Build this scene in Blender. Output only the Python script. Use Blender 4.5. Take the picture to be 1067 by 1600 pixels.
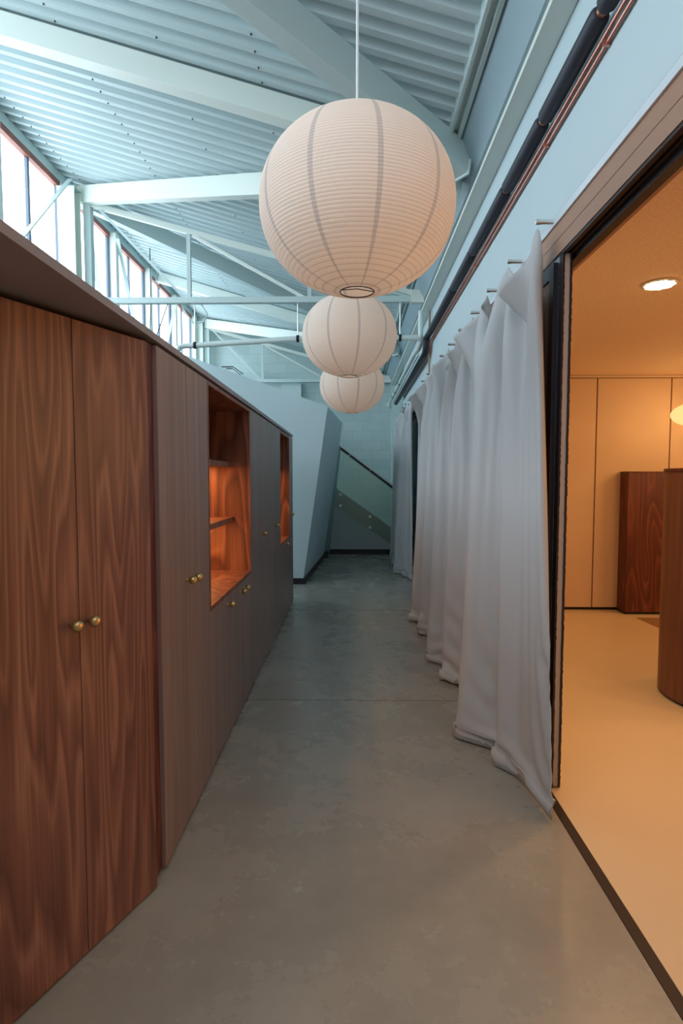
import bpy, math, random
import numpy as np
from mathutils import Vector, Matrix
random.seed(7)
for o in list(bpy.data.objects): bpy.data.objects.remove(o)
S = bpy.context.scene
COL = S.collection
R = math.radians
PI = math.pi

# ------------------------------------------------------------------ camera
cam = bpy.data.objects.new('camera', bpy.data.cameras.new('camera'))
COL.objects.link(cam); S.camera = cam
cam.data.sensor_fit = 'VERTICAL'; cam.data.sensor_height = 36.0
cam.data.lens = 880.0 / 1600.0 * 36.0
cam.data.clip_start = 0.02; cam.data.clip_end = 200
cam.location = (0, 0, 1.5)
cam.rotation_euler = (R(90) - 0.0601546, 0, 0.01758)

# ------------------------------------------------------------------ view, world, large lights
S.view_settings.view_transform = 'Standard'; S.view_settings.look = 'None'
S.view_settings.gamma = 1.0; S.view_settings.use_curve_mapping = False
S.view_settings.exposure = 0.0
S.cycles.use_denoising = True
S.cycles.max_bounces = 10; S.cycles.diffuse_bounces = 6; S.cycles.transmission_bounces = 8
S.cycles.sample_clamp_indirect = 6.0
world = bpy.data.worlds.new('sky'); S.world = world; world.use_nodes = True
bg = world.node_tree.nodes['Background']
bg.inputs[0].default_value = (0.88, 0.94, 1.0, 1); bg.inputs[1].default_value = 2.0
PANE_STRENGTH = 5.0
PANE_COLOR = (0.76, 0.90, 1.0)
WARM = (1.0, 0.56, 0.22)

def area(name, loc, rot, sx, sy, e, col):
    l = bpy.data.lights.new(name, 'AREA'); l.shape = 'RECTANGLE'; l.size = sx; l.size_y = sy
    l.energy = e; l.color = col
    o = bpy.data.objects.new(name, l); COL.objects.link(o); o.location = loc; o.rotation_euler = rot
    return o
def point(name, loc, e, col, r=0.04):
    l = bpy.data.lights.new(name, 'POINT'); l.energy = e; l.color = col; l.shadow_soft_size = r
    o = bpy.data.objects.new(name, l); COL.objects.link(o); o.location = loc
    return o

# ------------------------------------------------------------------ materials
def newmat(name):
    m = bpy.data.materials.new(name); m.use_nodes = True
    nt = m.node_tree; b = nt.nodes['Principled BSDF']
    return m, nt, b
def N(nt, t, **k):
    n = nt.nodes.new(t)
    for a, v in k.items(): setattr(n, a, v)
    return n
def plain(name, col, rough=0.5, metal=0.0, bump=0.0, bscale=200, var=0.0, vscale=2.0, spec=None):
    m, nt, b = newmat(name)
    b.inputs['Base Color'].default_value = (*col, 1); b.inputs['Roughness'].default_value = rough
    b.inputs['Metallic'].default_value = metal
    if spec is not None: b.inputs['Specular IOR Level'].default_value = spec
    tc = N(nt, 'ShaderNodeTexCoord')
    if var:
        n = N(nt, 'ShaderNodeTexNoise'); n.inputs['Scale'].default_value = vscale; n.inputs['Detail'].default_value = 5
        nt.links.new(tc.outputs['Object'], n.inputs['Vector'])
        r = N(nt, 'ShaderNodeValToRGB'); r.color_ramp.elements[0].position = .3; r.color_ramp.elements[1].position = .7
        r.color_ramp.elements[0].color = (*[c * (1 - var) for c in col], 1)
        r.color_ramp.elements[1].color = (*[min(1, c * (1 + var)) for c in col], 1)
        nt.links.new(n.outputs['Fac'], r.inputs['Fac']); nt.links.new(r.outputs['Color'], b.inputs['Base Color'])
    if bump:
        n = N(nt, 'ShaderNodeTexNoise'); n.inputs['Scale'].default_value = bscale; n.inputs['Detail'].default_value = 4
        nt.links.new(tc.outputs['Object'], n.inputs['Vector'])
        bp = N(nt, 'ShaderNodeBump'); bp.inputs['Strength'].default_value = bump; bp.inputs['Distance'].default_value = .005
        nt.links.new(n.outputs['Fac'], bp.inputs['Height']); nt.links.new(bp.outputs['Normal'], b.inputs['Normal'])
    return m
def emis(name, col, s):
    m = bpy.data.materials.new(name); m.use_nodes = True; nt = m.node_tree
    nt.nodes.clear(); o = N(nt, 'ShaderNodeOutputMaterial'); e = N(nt, 'ShaderNodeEmission')
    e.inputs[0].default_value = (*col, 1); e.inputs[1].default_value = s
    nt.links.new(e.outputs[0], o.inputs[0]); return m
def walnut(name, dark, mid, light, rough=0.42, sx=3.2, sz=0.5, rings=16.0, contrast=1.0, seed=0.0, fine=0.5):
    """stretched noise read as contour lines: cathedral figure of crown-cut veneer"""
    m, nt, b = newmat(name); L = nt.links
    tc = N(nt, 'ShaderNodeTexCoord'); oi = N(nt, 'ShaderNodeObjectInfo')
    add = N(nt, 'ShaderNodeVectorMath', operation='ADD'); mul = N(nt, 'ShaderNodeMath', operation='MULTIPLY')
    mul.inputs[1].default_value = 23.0; L.new(oi.outputs['Random'], mul.inputs[0])
    cb = N(nt, 'ShaderNodeCombineXYZ'); ad = N(nt, 'ShaderNodeMath', operation='ADD'); ad.inputs[1].default_value = seed
    L.new(mul.outputs[0], ad.inputs[0]); L.new(ad.outputs[0], cb.inputs['Z']); L.new(ad.outputs[0], cb.inputs['X'])
    L.new(tc.outputs['Object'], add.inputs[0]); L.new(cb.outputs[0], add.inputs[1])
    mp = N(nt, 'ShaderNodeMapping'); mp.inputs['Scale'].default_value = (sx, sx, sz); L.new(add.outputs[0], mp.inputs['Vector'])
    n1 = N(nt, 'ShaderNodeTexNoise'); n1.inputs['Scale'].default_value = 1.0; n1.inputs['Detail'].default_value = 1.6
    n1.inputs['Roughness'].default_value = .42; n1.inputs['Distortion'].default_value = .15
    L.new(mp.outputs[0], n1.inputs['Vector'])
    m1 = N(nt, 'ShaderNodeMath', operation='MULTIPLY'); m1.inputs[1].default_value = rings; L.new(n1.outputs['Fac'], m1.inputs[0])
    pp = N(nt, 'ShaderNodeMath', operation='FRACT'); L.new(m1.outputs[0], pp.inputs[0])
    ra = N(nt, 'ShaderNodeValToRGB'); cr = ra.color_ramp
    cr.elements[0].position = 0; cr.elements[0].color = (.5, .5, .5, 1)
    cr.elements[1].position = 1; cr.elements[1].color = (.5, .5, .5, 1)
    for p, v in ((.10, .10), (.35, .42), (.62, .62), (.80, .98), (.90, .80)):
        e = cr.elements.new(p); e.color = (v, v, v, 1)
    L.new(pp.outputs[0], ra.inputs['Fac'])
    mp2 = N(nt, 'ShaderNodeMapping'); mp2.inputs['Scale'].default_value = (150, 150, 1.6); L.new(add.outputs[0], mp2.inputs['Vector'])
    n2 = N(nt, 'ShaderNodeTexNoise'); n2.inputs['Scale'].default_value = 1; n2.inputs['Detail'].default_value = 3; L.new(mp2.outputs[0], n2.inputs['Vector'])
    mp3 = N(nt, 'ShaderNodeMapping'); mp3.inputs['Scale'].default_value = (14, 14, .25); L.new(add.outputs[0], mp3.inputs['Vector'])
    n3 = N(nt, 'ShaderNodeTexNoise'); n3.inputs['Scale'].default_value = 1; n3.inputs['Detail'].default_value = 3; L.new(mp3.outputs[0], n3.inputs['Vector'])
    def mix(a, fb, fac):
        x = N(nt, 'ShaderNodeMix', data_type='FLOAT'); x.inputs[0].default_value = fac
        L.new(a, x.inputs[2]); L.new(fb, x.inputs[3]); return x.outputs[0]
    v = mix(ra.outputs['Color'], n3.outputs['Fac'], 1 - .52 * contrast)
    v = mix(v, n2.outputs['Fac'], .30 * fine * 2)
    r2 = N(nt, 'ShaderNodeValToRGB'); c2 = r2.color_ramp
    c2.elements[0].position = .30; c2.elements[0].color = (*dark, 1)
    c2.elements[1].position = .74; c2.elements[1].color = (*light, 1)
    e = c2.elements.new(.52); e.color = (*mid, 1)
    L.new(v, r2.inputs['Fac']); L.new(r2.outputs['Color'], b.inputs['Base Color'])
    b.inputs['Roughness'].default_value = rough
    bp = N(nt, 'ShaderNodeBump'); bp.inputs['Strength'].default_value = .12; bp.inputs['Distance'].default_value = .001
    L.new(n2.outputs['Fac'], bp.inputs['Height']); L.new(bp.outputs['Normal'], b.inputs['Normal'])
    return m

M = {}
M['walnut'] = walnut('walnut', (.095, .040, .034), (.185, .082, .062), (.34, .178, .125), .38, 7.0, .50, 13, .85, 0, .6)
M['walnut_fine'] = walnut('walnut_fine', (.185, .128, .112), (.255, .182, .160), (.335, .248, .220), .36, 5.0, .25, 9, .45)  # lighter and greyer: sky sheen is put into the veneer colour
M['walnut_in'] = walnut('walnut_inner', (.10, .032, .016), (.22, .075, .036), (.40, .155, .080), .45, 3.5, .6, 12, 1.0)
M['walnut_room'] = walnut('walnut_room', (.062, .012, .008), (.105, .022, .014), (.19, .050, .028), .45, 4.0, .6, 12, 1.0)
M['walnut_tam'] = walnut('walnut_curved', (.11, .035, .020), (.18, .062, .034), (.27, .105, .06), .45, 6.0, .3, 8, .5)
M['slab'] = plain('cabinet_cap_laminate', (.27, .255, .28), .38, var=.1)
M['black'] = plain('black_plinth', (.008, .008, .010), .5)
M['brass'] = plain('brass', (.62, .45, .20), .33, 1.0, bump=.05)
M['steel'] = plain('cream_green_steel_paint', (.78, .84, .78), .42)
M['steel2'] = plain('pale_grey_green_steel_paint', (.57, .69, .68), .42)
M['deck'] = plain('roof_deck_paint', (.52, .63, .645), .42)
M['wallw'] = plain('white_wall_paint', (.52, .64, .68), .55, bump=.03)
M['walll'] = plain('left_wall_paint', (.60, .72, .72), .6)
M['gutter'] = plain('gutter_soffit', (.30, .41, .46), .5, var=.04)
M['timber'] = plain('red_window_head_timber', (.30, .10, .07), .5, var=.2, vscale=8)
M['frame'] = plain('grey_blue_window_frame', (.13, .17, .23), .4)
M['rubber'] = plain('black_pipe_insulation', (.022, .026, .040), .55, bump=.1, bscale=60)
M['copper'] = plain('copper', (.60, .26, .20), .35, .8)
M['peg'] = plain('brushed_steel_peg', (.72, .73, .70), .35, .9)
M['silver'] = plain('aluminium_strip', (.80, .86, .92), .3, .35)
M['lintel'] = plain('bronze_lintel', (.36, .20, .13), .5, var=.06)
M['dark'] = plain('dark_track_metal', (.022, .016, .020), .45, .2)
M['darkframe'] = plain('dark_door_frame', (.035, .035, .045), .30, .5)
M['panelw'] = plain('acoustic_panel_edge', (.50, .40, .33), .6)
M['panelb'] = plain('blue_grey_panel', (.33, .40, .48), .6)
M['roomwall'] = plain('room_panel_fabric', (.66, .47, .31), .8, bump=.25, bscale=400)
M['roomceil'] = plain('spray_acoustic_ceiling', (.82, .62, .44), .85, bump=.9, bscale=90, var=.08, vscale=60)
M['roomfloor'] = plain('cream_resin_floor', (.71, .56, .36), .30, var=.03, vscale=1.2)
M['white'] = plain('white_plastic', (.75, .78, .76), .4)
M['pipe'] = plain('white_pipe', (.68, .78, .76), .35)
M['skirt'] = plain('black_skirting', (.012, .010, .018), .4)
M['strwall'] = plain('stair_wall_paint', (.50, .56, .57), .6)
M['leanw'] = plain('leaning_wall_paint', (.56, .70, .74), .6, bump=.02)
M['screw'] = plain('dark_screw', (.03, .03, .04), .5)
M['hatchm'] = plain('brass_floor_plate', (.42, .25, .12), .4, .3)
M['pane'] = emis('lit_frosted_glass', PANE_COLOR, PANE_STRENGTH)
M['led'] = emis('led_strip', (1, .50, .18), 25)
M['bulb'] = emis('warm_bulb', (1, .50, .18), 12)
M['opal'] = emis('opal_lamp_glass', (1, .68, .25), 1.15)
M['down'] = emis('downlight_lens', (1, .78, .40), 9)

def concrete():
    m, nt, b = newmat('polished_concrete'); L = nt.links
    tc = N(nt, 'ShaderNodeTexCoord')
    a = N(nt, 'ShaderNodeTexNoise'); a.inputs['Scale'].default_value = 2.1; a.inputs['Detail'].default_value = 10; a.inputs['Roughness'].default_value = .68; a.inputs['Distortion'].default_value = 0
    L.new(tc.outputs['Object'], a.inputs['Vector'])
    r = N(nt, 'ShaderNodeValToRGB'); r.color_ramp.elements[0].position = .30; r.color_ramp.elements[1].position = .72
    r.color_ramp.elements[0].color = (.275, .262, .220, 1); r.color_ramp.elements[1].color = (.370, .355, .305, 1)
    L.new(a.outputs['Fac'], r.inputs['Fac'])
    # sparse pale specks and scuffs
    v = N(nt, 'ShaderNodeTexNoise'); v.inputs['Scale'].default_value = 9; v.inputs['Detail'].default_value = 7; v.inputs['Roughness'].default_value = .75
    L.new(tc.outputs['Object'], v.inputs['Vector'])
    vr = N(nt, 'ShaderNodeValToRGB'); vr.color_ramp.elements[0].position = .62; vr.color_ramp.elements[1].position = .80
    vr.color_ramp.elements[0].color = (0, 0, 0, 1); vr.color_ramp.elements[1].color = (.16, .16, .16, 1)
    L.new(v.outputs['Fac'], vr.inputs['Fac'])
    mx = N(nt, 'ShaderNodeMix', data_type='RGBA'); L.new(vr.outputs['Color'], mx.inputs[0])
    L.new(r.outputs['Color'], mx.inputs[6]); mx.inputs[7].default_value = (.50, .47, .41, 1)
    L.new(mx.outputs[2], b.inputs['Base Color'])
    rr = N(nt, 'ShaderNodeMapRange'); rr.inputs['To Min'].default_value = .14; rr.inputs['To Max'].default_value = .40
    L.new(a.outputs['Fac'], rr.inputs['Value']); L.new(rr.outputs[0], b.inputs['Roughness'])
    bp = N(nt, 'ShaderNodeBump'); bp.inputs['Strength'].default_value = .08; bp.inputs['Distance'].default_value = .002
    L.new(v.outputs['Fac'], bp.inputs['Height']); L.new(bp.outputs['Normal'], b.inputs['Normal'])
    return m
M['concrete'] = concrete()
def blocks():
    m, nt, b = newmat('painted_blockwork'); L = nt.links
    tc = N(nt, 'ShaderNodeTexCoord'); sp = N(nt, 'ShaderNodeSeparateXYZ'); cb = N(nt, 'ShaderNodeCombineXYZ')
    L.new(tc.outputs['Object'], sp.inputs[0]); L.new(sp.outputs['X'], cb.inputs['X']); L.new(sp.outputs['Z'], cb.inputs['Y'])
    bk = N(nt, 'ShaderNodeTexBrick'); L.new(cb.outputs[0], bk.inputs['Vector'])
    bk.inputs['Scale'].default_value = 1; bk.inputs['Brick Width'].default_value = .42; bk.inputs['Row Height'].default_value = .212
    bk.inputs['Mortar Size'].default_value = .006; bk.inputs['Mortar Smooth'].default_value = .4
    bk.inputs['Color1'].default_value = (.48, .60, .60, 1); bk.inputs['Color2'].default_value = (.54, .66, .65, 1)
    bk.inputs['Mortar'].default_value = (.43, .54, .54, 1)
    L.new(bk.outputs['Color'], b.inputs['Base Color']); b.inputs['Roughness'].default_value = .6
    bp = N(nt, 'ShaderNodeBump'); bp.inputs['Strength'].default_value = .25; bp.inputs['Distance'].default_value = .004; bp.invert = True
    L.new(bk.outputs['Fac'], bp.inputs['Height']); L.new(bp.outputs['Normal'], b.inputs['Normal'])
    return m
M['blocks'] = blocks()
def paper():
    m, nt, b = newmat('lantern_paper'); L = nt.links
    tc = N(nt, 'ShaderNodeTexCoord'); sp = N(nt, 'ShaderNodeSeparateXYZ'); L.new(tc.outputs['Object'], sp.inputs[0])
    at = N(nt, 'ShaderNodeMath', operation='ARCTAN2'); L.new(sp.outputs['Y'], at.inputs[0]); L.new(sp.outputs['X'], at.inputs[1])
    # ten glued paper seams
    s1 = N(nt, 'ShaderNodeMath', operation='MULTIPLY_ADD'); s1.inputs[1].default_value = 10 / (2 * PI); s1.inputs[2].default_value = .69 + 10
    L.new(at.outputs[0], s1.inputs[0])
    fr = N(nt, 'ShaderNodeMath', operation='FRACT'); L.new(s1.outputs[0], fr.inputs[0])
    r1 = N(nt, 'ShaderNodeValToRGB'); c = r1.color_ramp
    c.elements[0].position = .456; c.elements[0].color = (1, 1, 1, 1); c.elements[1].position = .544; c.elements[1].color = (1, 1, 1, 1)
    for p in (.464, .536):
        e = c.elements.new(p); e.color = (.72, .74, .78, 1)
    L.new(fr.outputs[0], r1.inputs['Fac'])
    # bamboo rings
    z1 = N(nt, 'ShaderNodeMath', operation='MULTIPLY'); z1.inputs[1].default_value = 1 / .0115; L.new(sp.outputs['Z'], z1.inputs[0])
    za = N(nt, 'ShaderNodeMath', operation='ADD'); za.inputs[1].default_value = 100.25; L.new(z1.outputs[0], za.inputs[0])
    fz = N(nt, 'ShaderNodeMath', operation='FRACT'); L.new(za.outputs[0], fz.inputs[0])
    r2 = N(nt, 'ShaderNodeValToRGB'); c = r2.color_ramp
    c.elements[0].position = .02; c.elements[0].color = (.80, .76, .72, 1); c.elements[1].position = .98; c.elements[1].color = (.80, .76, .72, 1)
    for p in (.15, .85):
        e = c.elements.new(p); e.color = (1, 1, 1, 1)
    L.new(fz.outputs[0], r2.inputs['Fac'])
    mm = N(nt, 'ShaderNodeMix', data_type='RGBA', blend_type='MULTIPLY'); mm.inputs[0].default_value = 1
    L.new(r1.outputs['Color'], mm.inputs[6]); L.new(r2.outputs['Color'], mm.inputs[7])
    m2 = N(nt, 'ShaderNodeMix', data_type='RGBA', blend_type='MULTIPLY'); m2.inputs[0].default_value = 1
    L.new(mm.outputs[2], m2.inputs[6]); m2.inputs[7].default_value = (.90, .85, .80, 1)
    df = N(nt, 'ShaderNodeBsdfDiffuse'); tr = N(nt, 'ShaderNodeBsdfTranslucent'); ms = N(nt, 'ShaderNodeMixShader'); ms.inputs[0].default_value = .42
    L.new(m2.outputs[2], df.inputs[0]); L.new(m2.outputs[2], tr.inputs[0])
    L.new(df.outputs[0], ms.inputs[1]); L.new(tr.outputs[0], ms.inputs[2])
    L.new(ms.outputs[0], nt.nodes['Material Output'].inputs[0])
    return m
M['paper'] = paper()
def fabric():
    m, nt, b = newmat('curtain_wool_satin'); L = nt.links
    b.inputs['Base Color'].default_value = (.51, .525, .535, 1); b.inputs['Roughness'].default_value = .75
    b.inputs['Sheen Weight'].default_value = .08; b.inputs['Sheen Roughness'].default_value = .5
    tr = N(nt, 'ShaderNodeBsdfTranslucent'); tr.inputs[0].default_value = (.50, .46, .42, 1)
    ms = N(nt, 'ShaderNodeMixShader'); ms.inputs[0].default_value = .06
    L.new(b.outputs[0], ms.inputs[1]); L.new(tr.outputs[0], ms.inputs[2]); L.new(ms.outputs[0], nt.nodes['Material Output'].inputs[0])
    tc = N(nt, 'ShaderNodeTexCoord'); n = N(nt, 'ShaderNodeTexNoise'); n.inputs['Scale'].default_value = 500
    L.new(tc.outputs['Object'], n.inputs['Vector'])
    bp = N(nt, 'ShaderNodeBump'); bp.inputs['Strength'].default_value = .08; bp.inputs['Distance'].default_value = .001
    L.new(n.outputs['Fac'], bp.inputs['Height']); L.new(bp.outputs['Normal'], b.inputs['Normal'])
    return m
M['fabric'] = fabric()
def glass():
    m, nt, b = newmat('yellow_green_glass'); L = nt.links
    tb = N(nt, 'ShaderNodeBsdfTransparent'); tb.inputs[0].default_value = (.90, .93, .88, 1)
    gl = N(nt, 'ShaderNodeBsdfGlossy'); gl.inputs['Roughness'].default_value = .05
    df = N(nt, 'ShaderNodeBsdfDiffuse'); df.inputs[0].default_value = (.55, .62, .50, 1)
    m1 = N(nt, 'ShaderNodeMixShader'); m1.inputs[0].default_value = .05
    L.new(tb.outputs[0], m1.inputs[1]); L.new(gl.outputs[0], m1.inputs[2])
    m2 = N(nt, 'ShaderNodeMixShader'); m2.inputs[0].default_value = .05
    L.new(m1.outputs[0], m2.inputs[1]); L.new(df.outputs[0], m2.inputs[2])
    L.new(m2.outputs[0], nt.nodes['Material Output'].inputs[0])
    return m
M['glass'] = glass()

# ------------------------------------------------------------------ mesh helpers
class MB:
    def __init__(s): s.v = []; s.f = []
    def add(s, vs, fs):
        b = len(s.v); s.v += [Vector(v) for v in vs]; s.f += [tuple(i + b for i in f) for f in fs]; return s
    def box(s, x0, x1, y0, y1, z0, z1):
        return s.add([(x0, y0, z0), (x1, y0, z0), (x1, y1, z0), (x0, y1, z0), (x0, y0, z1), (x1, y0, z1), (x1, y1, z1), (x0, y1, z1)],
                     [(0, 3, 2, 1), (4, 5, 6, 7), (0, 1, 5, 4), (1, 2, 6, 5), (2, 3, 7, 6), (3, 0, 4, 7)])
    def prism(s, poly, d):
        n = len(poly); d = Vector(d); p = [Vector(q) for q in poly]
        return s.add(p + [q + d for q in p], [tuple(range(n))[::-1], tuple(range(n, 2 * n))] + [(i, (i + 1) % n, n + (i + 1) % n, n + i) for i in range(n)])
    def bar(s, a, b, w, h, up=(0, 0, 1), drop=True):
        """rectangular bar from a to b; a,b lie on the centre of its top face when drop"""
        a = Vector(a); b = Vector(b); d = (b - a).normalized(); side = d.cross(Vector(up)).normalized() * (w / 2)
        u = side.cross(d).normalized() * h
        if not drop: a = a + u / 2; b = b + u / 2
        return s.add([a - side - u, a + side - u, a + side, a - side, b - side - u, b + side - u, b + side, b - side],
                     [(0, 1, 2, 3), (7, 6, 5, 4), (0, 4, 5, 1), (1, 5, 6, 2), (2, 6, 7, 3), (3, 7, 4, 0)])
    def tube(s, pts, r, n=12, cap=True):
        pts = [Vector(p) for p in pts]; rings = []; prev = None
        for i, p in enumerate(pts):
            t = ((pts[min(i + 1, len(pts) - 1)] - pts[max(i - 1, 0)])).normalized()
            if prev is None:
                a = Vector((0, 0, 1)) if abs(t.z) < .9 else Vector((1, 0, 0)); u = t.cross(a).normalized()
            else: u = (prev - t * prev.dot(t)).normalized()
            prev = u; w = t.cross(u); rr = r[i] if isinstance(r, (list, tuple)) else r
            rings.append([p + (u * math.cos(2 * PI * k / n) + w * math.sin(2 * PI * k / n)) * rr for k in range(n)])
        vs = [v for q in rings for v in q]; fs = []
        for i in range(len(pts) - 1):
            for k in range(n): fs.append((i * n + k, i * n + (k + 1) % n, (i + 1) * n + (k + 1) % n, (i + 1) * n + k))
        if cap: fs += [tuple(range(n))[::-1], tuple(range((len(pts) - 1) * n, len(pts) * n))]
        return s.add(vs, fs)
    def lathe(s, c, prof, n=48, axis='z'):
        c = Vector(c); vs = []; fs = []
        for r, z in prof:
            for k in range(n):
                a = 2 * PI * k / n; x, y = r * math.cos(a), r * math.sin(a)
                vs.append(c + (Vector((x, y, z)) if axis == 'z' else Vector((z, x, y)) if axis == 'x' else Vector((x, z, y))))
        for i in range(len(prof) - 1):
            for k in range(n): fs.append((i * n + k, i * n + (k + 1) % n, (i + 1) * n + (k + 1) % n, (i + 1) * n + k))
        if prof[0][0] > 1e-6: fs.append(tuple(range(n))[::-1])
        if prof[-1][0] > 1e-6: fs.append(tuple(range((len(prof) - 1) * n, len(prof) * n)))
        return s.add(vs, fs)
    def build(s, name, mat, parent=None, local=False, smooth=False, bevel=0, recalc=True, angle=40):
        off = Vector((0, 0, 0)) if (local or parent is None) else root_loc(parent)
        if parent is None and not local:
            xs = [v.x for v in s.v]; ys = [v.y for v in s.v]; zs = [v.z for v in s.v]
            off = Vector(((min(xs) + max(xs)) / 2, (min(ys) + max(ys)) / 2, min(zs)))
        me = bpy.data.meshes.new(name); me.from_pydata([tuple(v - off) for v in s.v], [], s.f)
        import bmesh
        bm = bmesh.new(); bm.from_mesh(me)
        if recalc: bmesh.ops.recalc_face_normals(bm, faces=bm.faces)
        bm.to_mesh(me); bm.free()
        me.materials.append(M[mat] if isinstance(mat, str) else mat)
        o = bpy.data.objects.new(name, me); COL.objects.link(o)
        if parent is not None: o.parent = parent
        elif not local: o.location = off
        if smooth:
            me.shade_smooth()
            if angle < 180:
                me.set_sharp_from_angle(angle=R(angle))
        if bevel:
            b = o.modifiers.new('bevel', 'BEVEL'); b.width = bevel; b.segments = 2; b.limit_method = 'ANGLE'
        return o
def root_loc(o):
    v = Vector(o.location)
    while o.parent is not None: o = o.parent; v = v + Vector(o.location)
    return v
def tag(o, label, cat, group=None, kind=None):
    o['label'] = label; o['category'] = cat
    if group: o['group'] = group
    if kind: o['kind'] = kind
    return o
def thing(name, loc, label, cat, group=None, rz=0):
    o = bpy.data.objects.new(name, None); o.empty_display_size = .1; COL.objects.link(o)
    o.location = loc; o.rotation_euler = (0, 0, rz)
    return tag(o, label, cat, group)
def struct(o, label=None):
    o['kind'] = 'structure'
    if label: o['label'] = label
    return o
def srt(name, loc, label):
    o = bpy.data.objects.new(name, None); COL.objects.link(o); o.location = loc
    return struct(o, label)
def copy_tree(o, parent=None):
    c = o.copy(); COL.objects.link(c)
    if parent is not None: c.parent = parent
    for ch in [x for x in bpy.data.objects if x.parent == o]: copy_tree(ch, c)
    return c

# ================================================================== SETTING
ROOF_S = .296
def zr(x): return 3.84 + ROOF_S * (.69 - x)          # underside of the roof deck
YB = 12.6                                            # back wall
XL = -3.4                                            # clerestory wall
# ---- corridor floor: slabs with saw-cut joints
fl = MB(); ys = [-1.6, 1.15, 3.728, 6.338, 8.95, 12.6]
for a, b in zip(ys[:-1], ys[1:]): fl.box(XL, .918, a + .0045, b - .0045, -.1, 0)
fl.box(.918, 1.2, 3.2, 12.6, -.1, -.001)
fl.box(XL, .918, -1.6, 12.6, -.14, -.06)
struct(fl.build('floor', 'concrete'), 'grey polished concrete corridor floor with saw-cut joints')
rf = MB().box(.962, 6.0, -1.6, 6.6, -.1, 0)
struct(rf.build('floor', 'roomfloor'), 'cream resin floor of the warm-lit room on the right')
struct(MB().box(.920, .960, -1.6, 8.4, -.1, .001).build('trim_1', 'dark'), 'dark floor track between concrete and cream floor')
struct(MB().box(XL - .2, 1.12, -1.75, -1.6, 0, 2.9).build('wall_light_block', 'gutter'))  # unseen rear wall, added to cut the frontal sky light
# ---- left clerestory wall
w = MB().box(XL - .2, XL, -1.6, YB, 0, 3.05).box(XL - .2, XL + .0, -1.6, YB, 4.94, 5.06).box(XL - .25, XL - .15, .9, YB, 5.06, 5.3)
struct(w.build('wall_left', 'walll'), 'pale wall below and above the clerestory windows')
post_y = [-1.34 + 1.35 * i for i in range(11)]     # ... 5.41, 6.76, 8.11, 9.46, 10.81, 12.16
for i in range(len(post_y) - 1):  # nearest bays are out of view, added for the daylight they give
    a, b = post_y[i] + .06, post_y[i + 1] - .06
    root = srt('window_%d' % (i + 1), (XL, (a + b) / 2, 3.05), 'tall frosted clerestory window with two panes, bay %d from the near end' % (i + 1))
    m = MB()
    for y in (a, (a + b) / 2 - .02, b - .04): m.box(XL - .07, XL - .01, y, y + .04, 3.05, 4.87)
    m.box(XL - .07, XL - .01, a, b, 3.05, 3.09)
    m.build('window_frame', 'frame', root)
    MB().box(XL - .09, XL + .012, a, b, 4.872, 4.938).build('window_head', 'timber', root)
    mid = (a + b) / 2
    for p0, p1 in ((a + .04, mid - .02), (mid + .02, b - .04)):
        MB().box(XL - .05, XL - .04, p0, p1, 3.09, 4.87).build('pane', 'pane', root)
# ---- back wall (painted blockwork) and pilaster
struct(MB().box(XL - .2, 1.14, YB, YB + .2, 0, 5.2).build('wall_back', 'blocks'), 'pale green painted blockwork end wall')
struct(MB().box(.875, 1.14, YB - .22, YB, 0, 3.8).build('trim_2', 'steel2'), 'smooth pale pilaster at the right end of the blockwork wall')
struct(MB().box(1.13, 1.2, 10.5, YB, 0, 3.8).build('wall_right_far', 'walll'))
# ---- right wall: white fascia over the curtain
f = MB().box(.96, 1.12, -1.6, 10.5, 2.731, 3.90)
struct(f.build('wall_right', 'wallw'), 'white painted wall above the curtain and opening')
struct(MB().box(.953, 1.11, -1.6, 10.5, 2.686, 2.721).build('trim_3', 'silver'), 'thin aluminium strip under the white wall')
l = MB().box(.962, 1.12, -1.6, 10.5, 2.612, 2.686).box(.964, 1.12, -1.6, 10.5, 2.607, 2.612).box(.962, 1.12, -1.6, 10.5, 2.540, 2.607)
struct(l.build('trim_4', 'lintel'), 'bronze brown lintel over the wide opening')
t = MB().box(.966, .985, -1.6, 10.5, 2.527, 2.54).box(.985, 1.0, -1.6, 10.5, 2.536, 2.54).box(1.0, 1.02, -1.6, 10.5, 2.527, 2.54).box(1.02, 1.06, -1.6, 10.5, 2.50, 2.54)
struct(t.build('trim_5', 'dark'), 'dark sliding track under the lintel')
# ---- steel gutter beam and soffit on the right
struct(MB().box(.85, .957, -1.6, YB, 3.52, 3.545).box(.87, .957, -1.6, YB, 3.545, 3.78).build('trim_6', 'steel'), 'pale green steel edge beam along the right wall')
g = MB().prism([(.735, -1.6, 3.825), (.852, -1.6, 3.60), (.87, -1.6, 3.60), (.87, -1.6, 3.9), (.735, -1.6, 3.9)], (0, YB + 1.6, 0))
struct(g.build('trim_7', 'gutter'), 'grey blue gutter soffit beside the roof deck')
struct(MB().box(.655, .675, -1.6, YB, 3.80, 3.90).box(.675, .712, -1.6, YB, 3.835, 3.9).box(.712, .737, -1.6, YB, 3.79, 3.9).build('trim_8', 'steel2'), 'folded pale edge strip at the end of the roof deck')
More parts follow.
